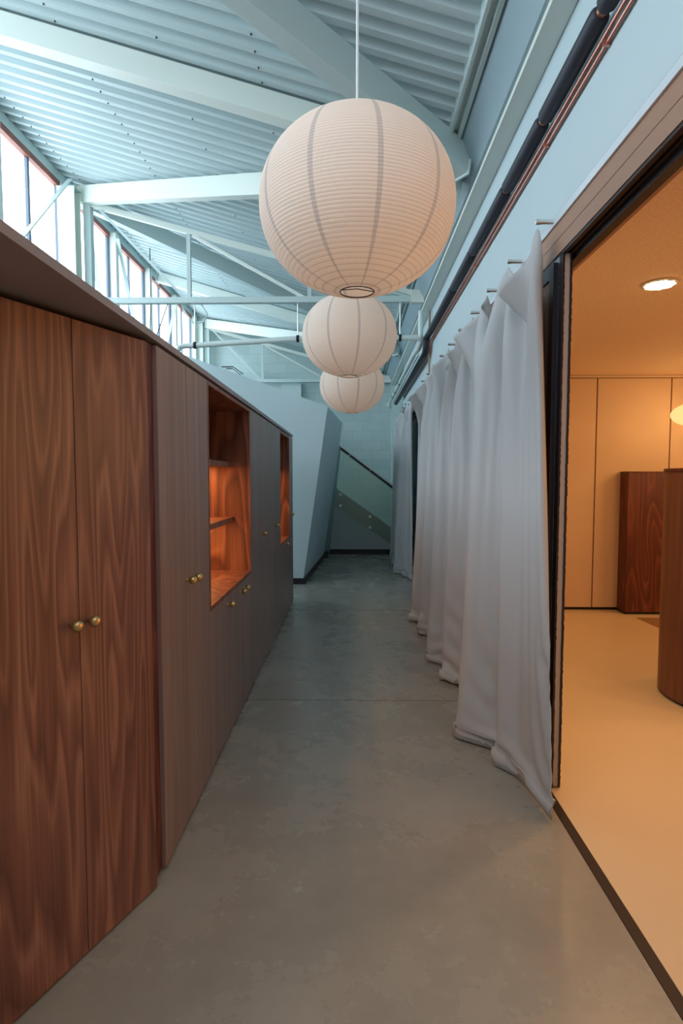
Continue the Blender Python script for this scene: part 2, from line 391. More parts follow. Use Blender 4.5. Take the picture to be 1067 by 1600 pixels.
# ---- roof deck: trapezoidal steel sheet, ribs running up the slope
def deck():
    m = MB(); pitch = .142; x0, x1 = XL - .16, .70; z0, z1 = zr(x0), zr(x1)
    prof = []; y = .9
    d = .055
    while y < YB:
        prof += [(y, 0), (y + .050, 0), (y + .066, d), (y + .082, d), (y + .084, d - .004), (y + .088, d - .004), (y + .090, d),
                 (y + .106, d), (y + .108, d - .004), (y + .112, d - .004), (y + .114, d), (y + .126, d)]
        y += pitch
    prof.append((y, 0))
    vs = []; fs = []
    for (yy, h) in prof: vs += [(x0, yy, z0 + h), (x1, yy, z1 + h)]
    for i in range(len(prof) - 1): fs.append((2 * i, 2 * i + 1, 2 * i + 3, 2 * i + 2))
    m.add(vs, fs)
    return m
dk = deck().build('ceiling', 'deck', recalc=False)
struct(dk, 'pale blue green ribbed steel roof deck')
top = MB().prism([(XL - .25, .9, zr(XL - .25) + .06), (1.2, .9, zr(1.2) + .06), (1.2, .9, zr(1.2) + .16), (XL - .25, .9, zr(XL - .25) + .16)], (0, YB - .7, 0))  # added over the ribs so no sky light leaks in
struct(top.build('ceiling', 'deck'), 'unseen slab above the deck, added to stop light leaks')
sc = MB()
for xx in (-3.18, -2.05, -.62, -1.3):
    y = .9 + .142 * 3
    k = 0
    while y < 10:
        if xx != -1.3 or k % 3 == 0: sc.tube([(xx, y + .025, zr(xx) - .008), (xx, y + .025, zr(xx) + .002)], .006, 6)
        y += .142; k += 1
o = sc.build('screw', 'screw', dk); o['kind'] = 'stuff'

# ---- white leaning stair enclosure behind the cabinets
P = lambda x, y, z: (x, y, z)
m = MB()
fA = [P(-3.38, 7.9, 0), P(-.69, 7.9, 0), P(-.33, 7.9, 2.495), P(-2.162, 7.9, 3.151), P(-3.38, 7.9, 3.58)]
fB = [P(-3.38, 10.5, 0), P(-.527, 10.5, 0), P(-.167, 10.5, 2.517), P(-2.0, 10.5, 3.17), P(-3.38, 10.5, 3.6)]
m.add(fA + fB, [(4, 3, 2, 1, 0), (5, 6, 7, 8, 9)] + [(i, (i + 1) % 5, 5 + (i + 1) % 5, 5 + i) for i in range(5)])
struct(m.build('wall_stair_enclosure', 'leanw'), 'white leaning slab-sided stair enclosure behind the cabinets')
struct(MB().box(-3.38, -.672, 7.88, 7.9, 0, .085).prism([(-.672, 7.88, 0), (-.655, 7.88, 0), (-.500, 10.5, 0), (-.54, 10.5, 0)], (0, 0, .085)).build('baseboard_enclosure', 'skirt'))
j = MB(); j.add([(-.55, 10.52, 0), (-.43, 10.98, 0), (-.55, 11.0, 0), (-.62, 10.52, 0), (-.25, 10.52, 2.085), (-.205, 10.98, 2.10), (-.30, 11.0, 2.10), (-.32, 10.52, 2.085)],
                [(0, 1, 5, 4), (1, 2, 6, 5), (2, 3, 7, 6), (3, 0, 4, 7), (0, 3, 2, 1), (4, 5, 6, 7)])
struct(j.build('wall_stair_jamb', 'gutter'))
st = MB().prism([(-.60, 11.05, 0), (1.10, 11.05, 0), (1.10, 11.05, .31), (-.60, 11.05, 1.51)], (0, .12, 0))
struct(st.build('wall_stair', 'strwall'), 'white triangular wall under the stair at the corridor end')
struct(MB().box(-.47, 1.1, 11.035, 11.05, 0, .10).box(-.55, -.45, 10.5, 10.99, 0, .10).build('baseboard_stair', 'skirt'))

# ---- the room on the right
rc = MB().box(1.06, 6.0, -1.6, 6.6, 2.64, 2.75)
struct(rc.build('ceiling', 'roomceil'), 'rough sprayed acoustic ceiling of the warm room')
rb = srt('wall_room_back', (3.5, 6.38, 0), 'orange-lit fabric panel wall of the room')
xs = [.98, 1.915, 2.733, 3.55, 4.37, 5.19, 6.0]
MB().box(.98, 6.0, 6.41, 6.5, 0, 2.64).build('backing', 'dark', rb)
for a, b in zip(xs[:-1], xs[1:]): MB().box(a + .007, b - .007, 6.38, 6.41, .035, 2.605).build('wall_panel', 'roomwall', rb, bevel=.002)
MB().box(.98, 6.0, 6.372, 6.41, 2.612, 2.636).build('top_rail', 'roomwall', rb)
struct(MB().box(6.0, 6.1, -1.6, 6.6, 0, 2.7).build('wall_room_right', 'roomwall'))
struct(MB().box(.97, 6.0, -1.7, -1.6, 0, 2.7).build('wall_room_front', 'roomwall'))  # unseen side and front walls, added to keep cool sky light out

# ================================================================== LEFT CABINETS
XF = -.705
def knob(x, y, z, parent, local=False, ax='x', r=.0185):
    m = MB(); prof = [(.006, 0), (.006, .014)]
    for k in range(1, 13):
        a = PI * k / 12; prof.append((max(r * math.sin(a), 0.0), .012 + r * (1 - math.cos(a))))
    prof[0] = (.0065, 0)
    m.lathe((x, y, z), prof, 24, axis=ax)
    o = m.build('knob', 'brass', parent, local=local, smooth=True); return o
def unit(loc, label, group='walnut wall cabinets along the corridor'):
    return thing('storage_cabinet', loc, label, 'cabinet', group)
ZB, ZT = .018, 1.978
g = .0015
def carcass(root, y0, y1, z1=1.978, back=.48):
    MB().box(XF - back, XF - .022, y0, y1, ZB + .03, z1).build('body', 'walnut_fine', root)
    MB().box(XF - back, XF - .030, y0, y1, 0, ZB + .03).build('plinth', 'black', root)
def door(root, y0, y1, z0, z1, ky, kz):
    d = MB().box(XF - .02, XF, y0 + g, y1 - g, z0, z1).build('door', 'walnut_fine', root, bevel=.0008)
    if ky is not None: knob(XF, ky, kz, d)
    return d
c1 = unit((XF, 2.41, 0), 'tall walnut double-door cabinet between the near angled cabinet and the first lit niche')
carcass(c1, 2.052, 2.768)
MB().box(XF - .48, XF - .016, 1.975, 2.05, ZB, 1.978).build('filler_strip', 'walnut_room', c1)  # darker walnut puts the recess shade into the strip's colour
door(c1, 2.052, 2.410, ZB, ZT, 2.368, 1.066); door(c1, 2.410, 2.768, ZB, ZT, 2.458, 1.062)
def niche_unit(y0, y1, zlo, zhi, label, splits):
    r = unit((XF, (y0 + y1) / 2, 0), label)
    MB().box(XF - .48, XF - .022, y0, y1, ZB + .03, zlo - .03).build('body', 'walnut_fine', r)
    MB().box(XF - .48, XF - .030, y0, y1, 0, ZB + .03).build('plinth', 'black', r)
    t = .022; n = MB()
    n.box(XF - .48, XF, y0 + g, y0 + t, zlo - t, 1.978).box(XF - .48, XF, y1 - t, y1 - g, zlo - t, 1.978)
    n.box(XF - .48, XF - .36, y0 + t, y1 - t, zlo - t, 1.978)
    n.box(XF - .48, XF, y0 + t, y1 - t, zlo - t, zlo).box(XF - .48, XF, y0 + t, y1 - t, zhi, 1.978)
    n.build('niche_lining', 'walnut_in', r)
    for z in (1.608, 1.232):
        s = MB().box(XF - .36, XF - .115, y0 + t, y1 - t, z - .034, z).build('shelf', 'walnut_in', r)
        MB().box(XF - .352, XF - .337, y0 + t + .02, y1 - t - .02, z - .041, z - .034).build('light_strip', 'led', s)
    b = [y0] + splits + [y1]
    return r, b
r2, b2 = niche_unit(2.770, 3.930, .853, 1.958, 'walnut cabinet with the large glowing shelf niche and doors below', [3.575])
door(r2, 2.770, 3.575, ZB, .829, 3.15, .785); door(r2, 3.575, 3.93, ZB, .829, 3.63, .785)
d_ = [c for c in bpy.data.objects if c.parent == r2 and c.name.startswith('door')][0]
knob(XF, 3.515, .785, d_)
c3 = unit((XF, 4.7, 0), 'plain walnut double-door cabinet between the two open niches')
carcass(c3, 3.932, 5.568)
door(c3, 3.932, 4.790, ZB, ZT, 4.38, 1.068); door(c3, 4.790, 5.568, ZB, ZT, 5.15, 1.068)
r4, b4 = niche_unit(5.57, 6.41, .842, 1.948, 'walnut cabinet with the small far niche near the run end', [])
door(r4, 5.57, 6.41, ZB, .818, 5.95, .80)
c5 = unit((XF, 6.6, 0), 'narrow walnut cabinet at the far end of the run')
carcass(c5, 6.412, 6.735)
door(c5, 6.412, 6.735, ZB, ZT, 6.47, 1.082)
MB().box(XF - .48, XF, 6.737, 6.757, ZB, ZT).build('end_panel', 'walnut_fine', c5)
# near angled cabinet
ang = math.atan2(-.923, -.385)
ca = thing('storage_cabinet', (-.707, 1.962, 0), 'large foreground walnut cabinet set at an angle, bold grain and two brass knobs', 'cabinet', 'walnut wall cabinets along the corridor', rz=ang)
MB().prism([(.0, -.022, .05), (1.24, -.022, .05), (1.24, -.5, .05), (.22, -.5, .05)], (0, 0, 1.918)).build('body', 'walnut', ca, local=True)
MB().prism([(.02, -.035, 0), (1.24, -.035, 0), (1.24, -.5, 0), (.22, -.5, 0)], (0, 0, .05)).build('plinth', 'black', ca, local=True)
for (a, b, k) in ((.0, .31, .280), (.31, .62, .345), (.62, .93, .90), (.93, 1.24, .965)):
    d = MB().box(a + g, b - g, -.02, 0, .012, 1.970).build('door', 'walnut', ca, local=True, bevel=.0008)
    knob(k, 0, 1.062, d, local=True, ax='y')
# light points for the niches (strips under the shelves)
for (y0, y1, e) in ((2.80, 3.90, 3.4), (5.60, 6.38, 2.2)):
    for z in (1.565, 1.189):
        area('niche_light', (XF - .335, (y0 + y1) / 2, z), (0, 0, 0), .02, y1 - y0, e, (1.0, .50, .19))
cap = MB().prism([(-1.20, -1.2, 1.990), (-.700, -1.2, 1.990), (-.700, 6.765, 1.990), (-1.20, 6.765, 1.990)], (0, 0, .026))
tag(cap.build('cabinet_top', 'slab', bevel=.001), 'long dark grey top board running over all the walnut cabinets', 'worktop')

# ================================================================== ROOF STEEL
def beam(a, b, w, h, label, mat='steel', grp='sloping roof beams', plate=True):
    mid = ((a[0] + b[0]) / 2, (a[1] + b[1]) / 2, min(a[2], b[2]))
    r = thing('roof_beam', mid, label, 'beam', grp)
    MB().bar(a, b, w, h).build('beam_body', mat, r, bevel=.003)
    if plate:
        va, vb = Vector(a), Vector(b); d = (vb - va).normalized()
        for p, s_, nm in ((va, -1, 'end_plate'), (vb, 1, 'end_plate')):
            q = p + Vector((0, 0, .015)); MB().bar(q, q + d * s_ * .012, w + .04, h + .03).build(nm, 'steel2', r)
    return r
yN1, yN2 = 4.13, 9.75; yL0, yL1, yL2 = 1.25, 6.86, 12.40
def node(y): return (.79, y, zr(.79) - .03)
def left(y): return (-3.22, y, zr(-3.22) - .045)
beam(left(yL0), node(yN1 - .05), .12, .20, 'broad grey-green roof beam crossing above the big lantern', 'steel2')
beam((-3.25, 4.13, zr(-3.25) - .02), (.76, 4.13, zr(.76) - .02), .12, .16, 'wide cream roof beam running straight across the upper left of the ceiling')
beam(left(yL1), node(yN1 + .08), .10, .19, 'cream roof beam running level from the left column to behind the big lantern')
beam((-3.22, yL1 + .1, zr(-3.22) - .045), node(yN2 - .05), .10, .20, 'grey roof beam running down from the left column behind the truss', 'steel2')
beam((-3.25, 9.75, zr(-3.25) - .02), (.76, 9.75, zr(.76) - .02), .12, .16, 'pale straight roof beam in the far bay, middle one of the far fan')
beam(left(yL2), node(yN2 + .08), .10, .19, 'bright cream roof beam nearest the far block wall')
# columns
def column(y, label):
    r = thing('steel_column', (-3.29, y, 0), label, 'column', 'steel columns at the clerestory')
    m = MB().box(-3.39, -3.19, y - .075, y - .065, 0, 4.84).box(-3.39, -3.19, y + .065, y + .075, 0, 4.84).box(-3.295, -3.285, y - .065, y + .065, 0, 4.84)
    m.build('shaft', 'steel', r); MB().box(-3.395, -3.18, y - .085, y + .085, 4.84, 4.852).build('cap_plate', 'steel2', r)
column(6.70, 'pale green steel column where the level cream beam meets the windows')
column(12.3, 'pale steel column in the far left corner by the block wall')
# window posts
for k, y in enumerate(post_y):
    if y < 5 or abs(y - 6.76) < .1: continue
    nm = {5.41: 'window post at the left edge of the photo', 8.11: 'window post first beyond the truss tube', 9.46: 'window post second beyond the truss tube', 10.81: 'window post third beyond the truss tube', 12.16: 'window post beside the far corner column'}[round(y, 2)]
    tag(MB().box(XL - .0, XL + .09, y - .05, y + .05, 3.05, 4.94).build('window_post', 'steel', bevel=.003), 'pale green square steel ' + nm, 'post', 'clerestory window posts')
# wind braces on the window wall
def brace(a, b, label):
    tag(MB().bar(a, b, .012, .05, up=(1, 0, 0), drop=False).build('wind_brace', 'steel2'), label, 'brace', 'flat diagonal braces across the clerestory')
brace((-3.17, 6.50, 4.86), (-3.25, 5.35, 3.55), 'flat diagonal brace across the nearest window pair')
brace((-3.2, 6.95, 4.70), (-3.3, 7.75, 3.1), 'flat diagonal brace just beyond the left column')
brace((-3.28, 8.05, 4.85), (-3.28, 8.72, 3.62), 'flat diagonal brace beyond the first window post')
brace((-3.28, 10.75, 4.85), (-3.28, 9.93, 3.62), 'flat diagonal brace across the farthest windows')
# trusses
def truss(y, label, thin=False):
    r = thing('roof_truss', (-1.2, y, 3.6), label, 'truss', 'steel roof trusses')
    s = .8 if thin else 1
    zc = 3.61
    MB().bar((-3.3, y, zc + .035), (.9, y, zc + .035), .07, .07, drop=True).build('bottom_chord', 'steel2', r, bevel=.004)
    MB().bar((-3.2, y, zr(-3.2) - .20), (.75, y, zr(.75) - .12), .05, .06).build('top_chord', 'steel', r)
    for x in (-3.12, -1.93, -.50):
        w = .085 if x < -3 else .045
        MB().box(x - w / 2, x + w / 2, y - w / 2, y + w / 2, zc if x > -3 else 3.0, zr(x) - .2).build('post', 'steel2', r)
    MB().bar((-3.05, y, 4.74), (-1.98, y, zc + .02), .03, .045, up=(0, 1, 0), drop=False).build('diagonal', 'steel2', r)
    MB().bar((-1.88, y, zr(-1.9) - .24), (-.55, y, zc + .02), .03, .045, up=(0, 1, 0), drop=False).build('diagonal', 'steel', r)
    MB().bar((-.45, y, zr(-.45) - .22), (.70, y, zc + .02), .03, .045, up=(0, 1, 0), drop=False).build('diagonal', 'steel2', r)
    MB().box(.70, .85, y - .05, y + .05, zc - .045, zc + .10).build('end_bracket', 'steel', r)
truss(6.82, 'pale steel roof truss with level tie bar crossing behind the big lantern')
truss(12.36, 'pale steel truss standing against the far block wall')
# hangers, pipes
pr = thing('water_pipe', (-.6, 6.82, 3.1), 'white horizontal pipe hung on rods under the truss', 'pipe')
MB().tube([(.80, 6.82, 3.165), (.3, 6.82, 3.165), (-.64, 6.82, 3.16), (-1.9, 6.82, 3.085), (-2.0, 6.82, 3.08), (-2.06, 6.80, 3.06), (-2.08, 6.80, 3.0), (-2.07, 6.82, 2.93)], .033, 16).build('pipe_body', 'pipe', pr, smooth=True)
for x, z in ((-1.87, 3.087), (-.64, 3.16), (.575, 3.165)):
    MB().tube([(x, 6.82, z + .04), (x, 6.82, 3.575)], .007, 8).build('hanger_rod', 'peg', pr)
    MB().tube([(x - .016, 6.82, z), (x + .016, 6.82, z)], .042, 14).build('clamp', 'darkframe', pr)
bp_ = thing('insulated_pipe', (.9, 3, 3.1), 'black insulated pipe running along the white wall above the curtain', 'pipe')
breaks = [-1.5, -.2, .95, 1.56, 2.15, 2.78, 3.42, 4.35, 5.15, 6.70]
for a, b in zip(breaks[:-1], breaks[1:]):
    ra = .037
    MB().tube([(.905, a + .012, 3.185), (.905, a + .03, 3.185), (.905, b - .03, 3.185), (.905, b - .012, 3.185)], [ra * .75, ra, ra, ra * .75], 14).build('insulation', 'rubber', bp_, smooth=True)
MB().tube([(.905, -1.5, 3.185), (.905, 6.7, 3.185)], .022, 10).build('inner_pipe', 'copper', bp_, smooth=True)
MB().tube([(.905, 6.68, 3.185), (.90, 6.78, 3.18), (.885, 6.83, 3.16), (.882, 6.84, 3.12), (.882, 6.84, 3.06), (.885, 6.9, 3.01), (.885, 7.0, 3.0)], .036, 14).build('insulation', 'rubber', bp_, smooth=True)
MB().tube([(.885, 7.0, 3.0), (.885, 11.3, 2.98)], .036, 12).build('insulation', 'rubber', bp_, smooth=True)
cp = thing('copper_pipe', (.93, 3, 3.1), 'pair of thin copper pipes under the black insulated pipe', 'pipe')
for q, (x, z) in enumerate(((.932, 3.126), (.946, 3.110))):
    MB().tube([(x, -1.5, z), (x, 6.75, z), (x, 6.85, z - .05), (x, 6.9, z - .13), (x, 10.4, z - .13)], .0065, 8).build('tube', 'copper', cp, smooth=True)
for y in (1.30, 2.20, 2.84, 4.4, 5.2, 6.6):
    MB().box(.930, .957, y, y + .012, 3.10, 3.13).build('clip', 'copper', cp)
tag(MB().tube([(.935, 6.9, 3.5), (.935, 6.9, 2.60)], .012, 8).build('drop_rod', 'lintel', smooth=True), 'thin brown vertical rod on the white wall above the curtain', 'rod')
wp = thing('drain_pipe', (.8, 9.2, 3.2), 'white pipe bundle running along the wall beyond the truss', 'pipe')
MB().tube([(.83, 6.90, 3.50), (.83, 6.90, 3.12), (.82, 6.98, 3.08), (.80, 7.4, 3.08), (.80, 11.6, 3.08), (.80, 11.9, 3.03)], .030, 14).build('pipe_body', 'pipe', wp, smooth=True)
MB().tube([(.812, 6.95, 3.0), (.812, 11.4, 3.0)], .018, 10).build('pipe_body', 'pipe', wp, smooth=True)
for y in (9.5, 10.4, 11.0): MB().tube([(.80, y, 3.08), (.80, y + .03, 3.08)], .036, 14).build('coupling', 'darkframe', wp)
MB().tube([(.80, 11.2, 3.05), (1.12, 11.2, 3.05)], .014, 8).build('bracket', 'pipe', wp)
tag(MB().tube([(-3.02, 8.6, zr(-3.02)), (-3.02, 8.6, 4.2), (-3.05, 8.6, 3.4), (-3.1, 8.6, 3.0)], .007, 6).build('hanging_cable', 'darkframe'), 'thin dark cable hanging beside the far windows', 'cable')
tag(MB().tube([(-2.05, 6.86, 3.6), (-1.99, 6.86, 3.48), (-1.9, 6.86, 3.36), (-1.78, 6.86, 3.37), (-1.73, 6.86, 3.46), (-1.8, 6.86, 3.58)], .009, 8).build('cable_loop', 'steel2', smooth=True), 'pale loop of cable hanging from the truss tie bar', 'cable')
tag(MB().tube([(-2.2, 6.84, 3.58), (-2.38, 6.84, 3.1)], .006, 6).build('thin_wire', 'darkframe'), 'thin slanting wire below the left end of the tie bar', 'wire')
# roof hatch frame on the enclosure
hf = MB().bar((-1.80, 7.88, 3.045), (-1.64, 7.88, 3.045), .03, .012).bar((-1.64, 7.88, 3.045), (-1.50, 7.88, 2.945), .03, .012)
hf.bar((-1.74, 7.90, 3.022), (-1.65, 7.90, 3.022), .03, .010).bar((-1.65, 7.90, 3.022), (-1.54, 7.90, 2.94), .03, .010)
tag(hf.build('angle_bracket', 'darkframe'), 'small dark bent bracket on the sloping edge of the white enclosure', 'bracket')
tag(MB().box(-1.52, -1.10, 12.45, 12.6, 2.8, 3.58).build('wall_duct', 'steel2', bevel=.004), 'pale boxed duct on the block wall behind the enclosure', 'duct')
al = thing('wall_alarm', (.82, 12.56, 3.11), 'small round alarm sounder on the block wall', 'alarm')
MB().lathe((.82, 12.6, 3.11), [(.045, 0), (.045, -.03), (.02, -.06)], 18, axis='y').build('base', 'steel2', al, smooth=True)
MB().lathe((.82, 12.54, 3.11), [(.05, 0), (.055, -.03), (.03, -.06), (0, -.065)], 18, axis='y').build('lens', 'white', al, smooth=True)

# ================================================================== STAIR BALUSTRADE
bl = thing('glass_balustrade', (.1, 11.0, .9), 'frameless glass balustrade with dark handrail on the far stair', 'balustrade')
sl = (1.25 - 2.11) / (.921 + .218)
zt = lambda x: 2.11 + sl * (x + .218)
MB().prism([(-.40, 11.0, 1.0), (1.0, 11.0, .06), (1.0, 11.0, zt(1.0) - .05), (-.235, 11.0, zt(-.235) - .05)], (0, .012, 0)).build('glass_panel', 'glass', bl)
MB().bar((-.235, 10.985, zt(-.235)), (1.1, 10.985, zt(1.1)), .045, .045).build('handrail', 'darkframe', bl, bevel=.005)
MB().bar((-.235, 11.03, zt(-.235) + .035), (1.1, 11.03, zt(1.1) + .035), .03, .022).build('wall_rail', 'peg', bl, bevel=.003)
for x, z in ((-.213, 1.174), (-.213, .96), (.365, .747), (.366, .532), (.93, .33), (.93, .12)):
    MB().lathe((x, 11.0, z), [(.030, .05), (.030, -.02), (.022, -.028), (0, -.028)], 18, axis='y').build('fixing_bolt', 'peg', bl, smooth=True)
for x, z in ((-.06, 1.90), (.36, 1.63)):
    MB().tube([(x, 11.0, z), (x, 10.97, z + .02), (x + .03, 10.97, z + .06)], .012, 8).build('rail_bracket', 'peg', bl, smooth=True)
# stair treads behind the glass
stp = thing('staircase', (-.1, 11.8, 0), 'flight of stairs rising to the left behind the glass', 'staircase')
for i in range(8):
    x1 = 1.08 - i * .25
    MB().box(x1 - .25, x1, 11.18, 12.36, max(0, i * .173 - .1), .12 + i * .173).build('step', 'strwall', stp)

# ================================================================== LANTERNS
def lantern(loc, label, first=None):
    if first:
        r = copy_tree(first); r.location = loc; r['label'] = label
        return r
    r = thing('paper_lantern', loc, label, 'lantern', 'round paper lanterns hanging in a row')
    a, b = .375, .322; n = 96
    def rz_(z):
        t = max(-1, min(1, z / b)); return a * (1 - abs(t) ** 2.12) ** .5
    # outline from the lower opening to the upper one; ribs pinch the paper at every wire ring
    prof = []; zlo, zhi = -b * .985, b * .985; K = 56 * 4
    for i in range(K + 1):
        z = zlo + (zhi - zlo) * i / K
        ph = (z / .0115 + 100.25) % 1.0
        prof.append((rz_(z) - .0022 * (1 - math.sin(PI * ph)) , z))
    prof = [(.066, zlo)] + [p for p in prof if p[0] > .066] + [(.066, zhi)]
    m = MB(); vs = []; fs = []
    for (rr, z) in prof:
        for k in range(n):
            th = 2 * PI * k / n; vs.append((rr * math.cos(th), rr * math.sin(th), z))
    for i in range(len(prof) - 1):
        for k in range(n): fs.append((i * n + k, i * n + (k + 1) % n, (i + 1) * n + (k + 1) % n, (i + 1) * n + k))
    m.add(vs, fs); m.build('shade', 'paper', r, local=True, smooth=True, angle=180)
    w = MB(); ring = [(.066 * math.cos(t), .066 * math.sin(t), zlo) for t in [2 * PI * k / 36 for k in range(37)]]
    w.tube(ring, .0025, 6); w.tube([(-.066, -.01, zlo + .004), (0, 0, zlo + .012), (.066, .01, zlo + .004)], .0018, 6)
    w.build('wire_ring', 'darkframe', r, local=True)
    MB().lathe((0, 0, .03), [(.0, -.055), (.024, -.045), (.035, -.02), (.035, 0), (.02, .035), (.014, .05)], 20).build('bulb', 'bulb', r, local=True, smooth=True)
    MB().tube([(0, 0, .08), (0, 0, .15)], .018, 12).build('socket', 'white', r, local=True)
    MB().tube([(0, 0, .15), (0, 0, zr(0) - loc[2])], .0055, 8).build('cord', 'white', r, local=True)
    return r
lan_pos = [(.021, 2.24, 2.540), (-.016, 4.55, 2.627), (.006, 6.62, 2.575)]
L1 = lantern(lan_pos[0], 'largest white paper lantern, nearest the camera')
lantern(lan_pos[1], 'middle paper lantern, partly behind the largest', L1)
lantern(lan_pos[2], 'farthest and smallest paper lantern in the row', L1)
for p in lan_pos: point('lantern_bulb_light', (p[0], p[1], p[2] + .03), 14, (1.0, .56, .26), .035)

# ================================================================== CURTAIN
def drape_sim(steps=260, per=16, Nv=58):
    """hang a cloth from its pegs and let it settle: small position-based simulation"""
    rng = np.random.default_rng(4); NS = 9; sp = .488; Nu = NS * per + 1; Xp, Y0, ZT = .885, 2.765, 2.70
    hem = np.array([(.875, 2.38), (.85, 2.62), (.83, 2.76), (.735, 2.88), (.83, 2.97), (.80, 3.02), (.565, 3.19), (.80, 3.28), (.87, 3.45), (.86, 3.80),
                    (.83, 4.00), (.625, 4.13), (.82, 4.20), (.82, 4.40), (.565, 4.55), (.82, 4.62), (.87, 4.85), (.86, 5.15), (.60, 5.37),
                    (.82, 5.44), (.82, 5.68), (.575, 5.86), (.80, 5.92), (.87, 6.15), (.72, 6.44), (.82, 6.52), (.82, 6.75), (.77, 6.95), (.80, 7.02), (.87, 7.2)])
    # round the hem corners
    q = hem
    for _ in range(2):
        a = q[:-1] * .86 + q[1:] * .14; b = q[:-1] * .14 + q[1:] * .86
        n = np.empty((2 * len(a), 2)); n[0::2] = a; n[1::2] = b; q = np.vstack([q[:1], n, q[-1:]])
    seg = np.sqrt((np.diff(q, axis=0) ** 2).sum(1)); cl = np.concatenate([[0], np.cumsum(seg)]); total = cl[-1]
    uu = np.linspace(0, total, Nu); hx = np.interp(uu, cl, q[:, 0]); hy = np.interp(uu, cl, q[:, 1])
    w = np.full(Nu - 1, total * 1.0 / (Nu - 1)); peg = np.arange(NS + 1) * per
    s = (np.arange(Nu) % per) / per; fac = total * 1.0 / NS / sp
    sagr = sp * math.sqrt((fac - 1) * 3 / 8) * np.sin(PI * s) * (1.05 + .25 * np.sin(np.arange(Nu) // per * 2.3))
    vr = (ZT - .05 - sagr) / (Nv - 1) * 1.0
    t = np.linspace(0, 1, Nv)[:, None]; P = np.zeros((Nv, Nu, 3)); yl = (Y0 + sp * np.arange(Nu) / per)[None, :]
    k = np.clip(t * 1.6, 0, 1) ** .8
    P[..., 1] = yl * (1 - k) + hy[None, :] * k + rng.normal(0, .002, (Nv, Nu))
    P[..., 0] = (Xp - .20 * np.sin(PI * s))[None, :] * (1 - k) + hx[None, :] * k
    P[..., 2] = ZT - sagr[None, :] - np.arange(Nv)[:, None] * vr[None, :]
    P[0, peg] = np.stack([np.full(NS + 1, Xp), Y0 + sp * np.arange(NS + 1), np.full(NS + 1, ZT)], 1)
    pin = P[0, peg].copy(); inv = np.ones((Nv, Nu)); inv[0, peg] = 0; V = np.zeros_like(P)
    def con(A, B, ia, ib, L, kk):
        d = B - A; l = np.sqrt((d * d).sum(-1)) + 1e-9; c = ((l - L) / l * kk / (ia + ib + 1e-9))[..., None]
        A += d * c * ia[..., None]; B -= d * c * ib[..., None]
    W = w[None, :] * (1 + .22 * np.exp(-t / .07)); VR = np.broadcast_to(vr, (Nv - 1, Nu)); DG = np.sqrt(W[:-1] ** 2 + VR[:, :-1] ** 2)
    dt = 1 / 100.
    # folds keep the run set by the hem, shallower higher up, loose near the pegs
    m_ = .38 + .62 * t ** 1.2; gx = .88 + (hx[None, :] - .88) * m_; gy = yl * (1 - .25 - .75 * t) + hy[None, :] * (.25 + .75 * t)
    gk = np.clip((t - .10) / .25, 0, 1)[1:] * .06
    for st in range(steps):
        V *= .97; V[..., 2] -= 9.8 * dt; O = P.copy(); P += V * dt * (inv > 0)[..., None]
        for it in range(9):
            for o in (0, 1):
                a = slice(o, Nu - 1, 2); b = slice(o + 1, Nu, 2); con(P[:, a], P[:, b], inv[:, a], inv[:, b], W[:, a], 1.)
            for o in (0, 1):
                a = slice(o, Nv - 1, 2); b = slice(o + 1, Nv, 2); con(P[a], P[b], inv[a], inv[b], VR[a], 1.)
                for c in (0, 1):
                    ua = slice(c, Nu - 1, 2); ub = slice(c + 1, Nu, 2)
                    con(P[a, ua], P[b, ub], inv[a, ua], inv[b, ub], DG[o::2, ua], .3)
                    con(P[a, ub], P[b, ua], inv[a, ub], inv[b, ua], DG[o::2, ua], .3)
            if it % 3 == 0:
                for n, kk in ((2, .03), (4, .015)):
                    for o in range(n):
                        for c in (0, 1):
                            i = np.arange(o + c * n, Nu - n, 2 * n); A = P[:, i]; B = P[:, i + n]; con(A, B, inv[:, i], inv[:, i + n], w[0] * n, kk); P[:, i] = A; P[:, i + n] = B
                            i = np.arange(o + c * n, Nv - n, 2 * n); A = P[i]; B = P[i + n]; con(A, B, inv[i], inv[i + n], (vr * n)[None, :], kk); P[i] = A; P[i + n] = B
                P[..., 0] = np.clip(P[..., 0], .50, .92)
                P[..., 2] = np.maximum(P[..., 2], .012)
                P[-1, :, 0] += (hx - P[-1, :, 0]) * .3; P[-1, :, 1] += (hy - P[-1, :, 1]) * .3
                P[0, peg] = pin
                g_ = gk * (.6 if st > steps * .5 else 1); P[1:, :, 0] += (gx - P[..., 0])[1:] * g_; P[1:, :, 1] += (gy - P[..., 1])[1:] * g_
                tt = t[:, 0]; P[1:, 0, 0] += ((.893 - .018 * tt) - P[:, 0, 0])[1:] * .15; P[1:, 0, 1] += ((2.765 - .385 * tt) - P[:, 0, 1])[1:] * .15
        V = (P - O) / dt; q_ = np.sqrt((V * V).sum(-1, keepdims=True)); V *= np.minimum(1, 2 / np.maximum(q_, 1e-6))
    return P
CL = drape_sim()
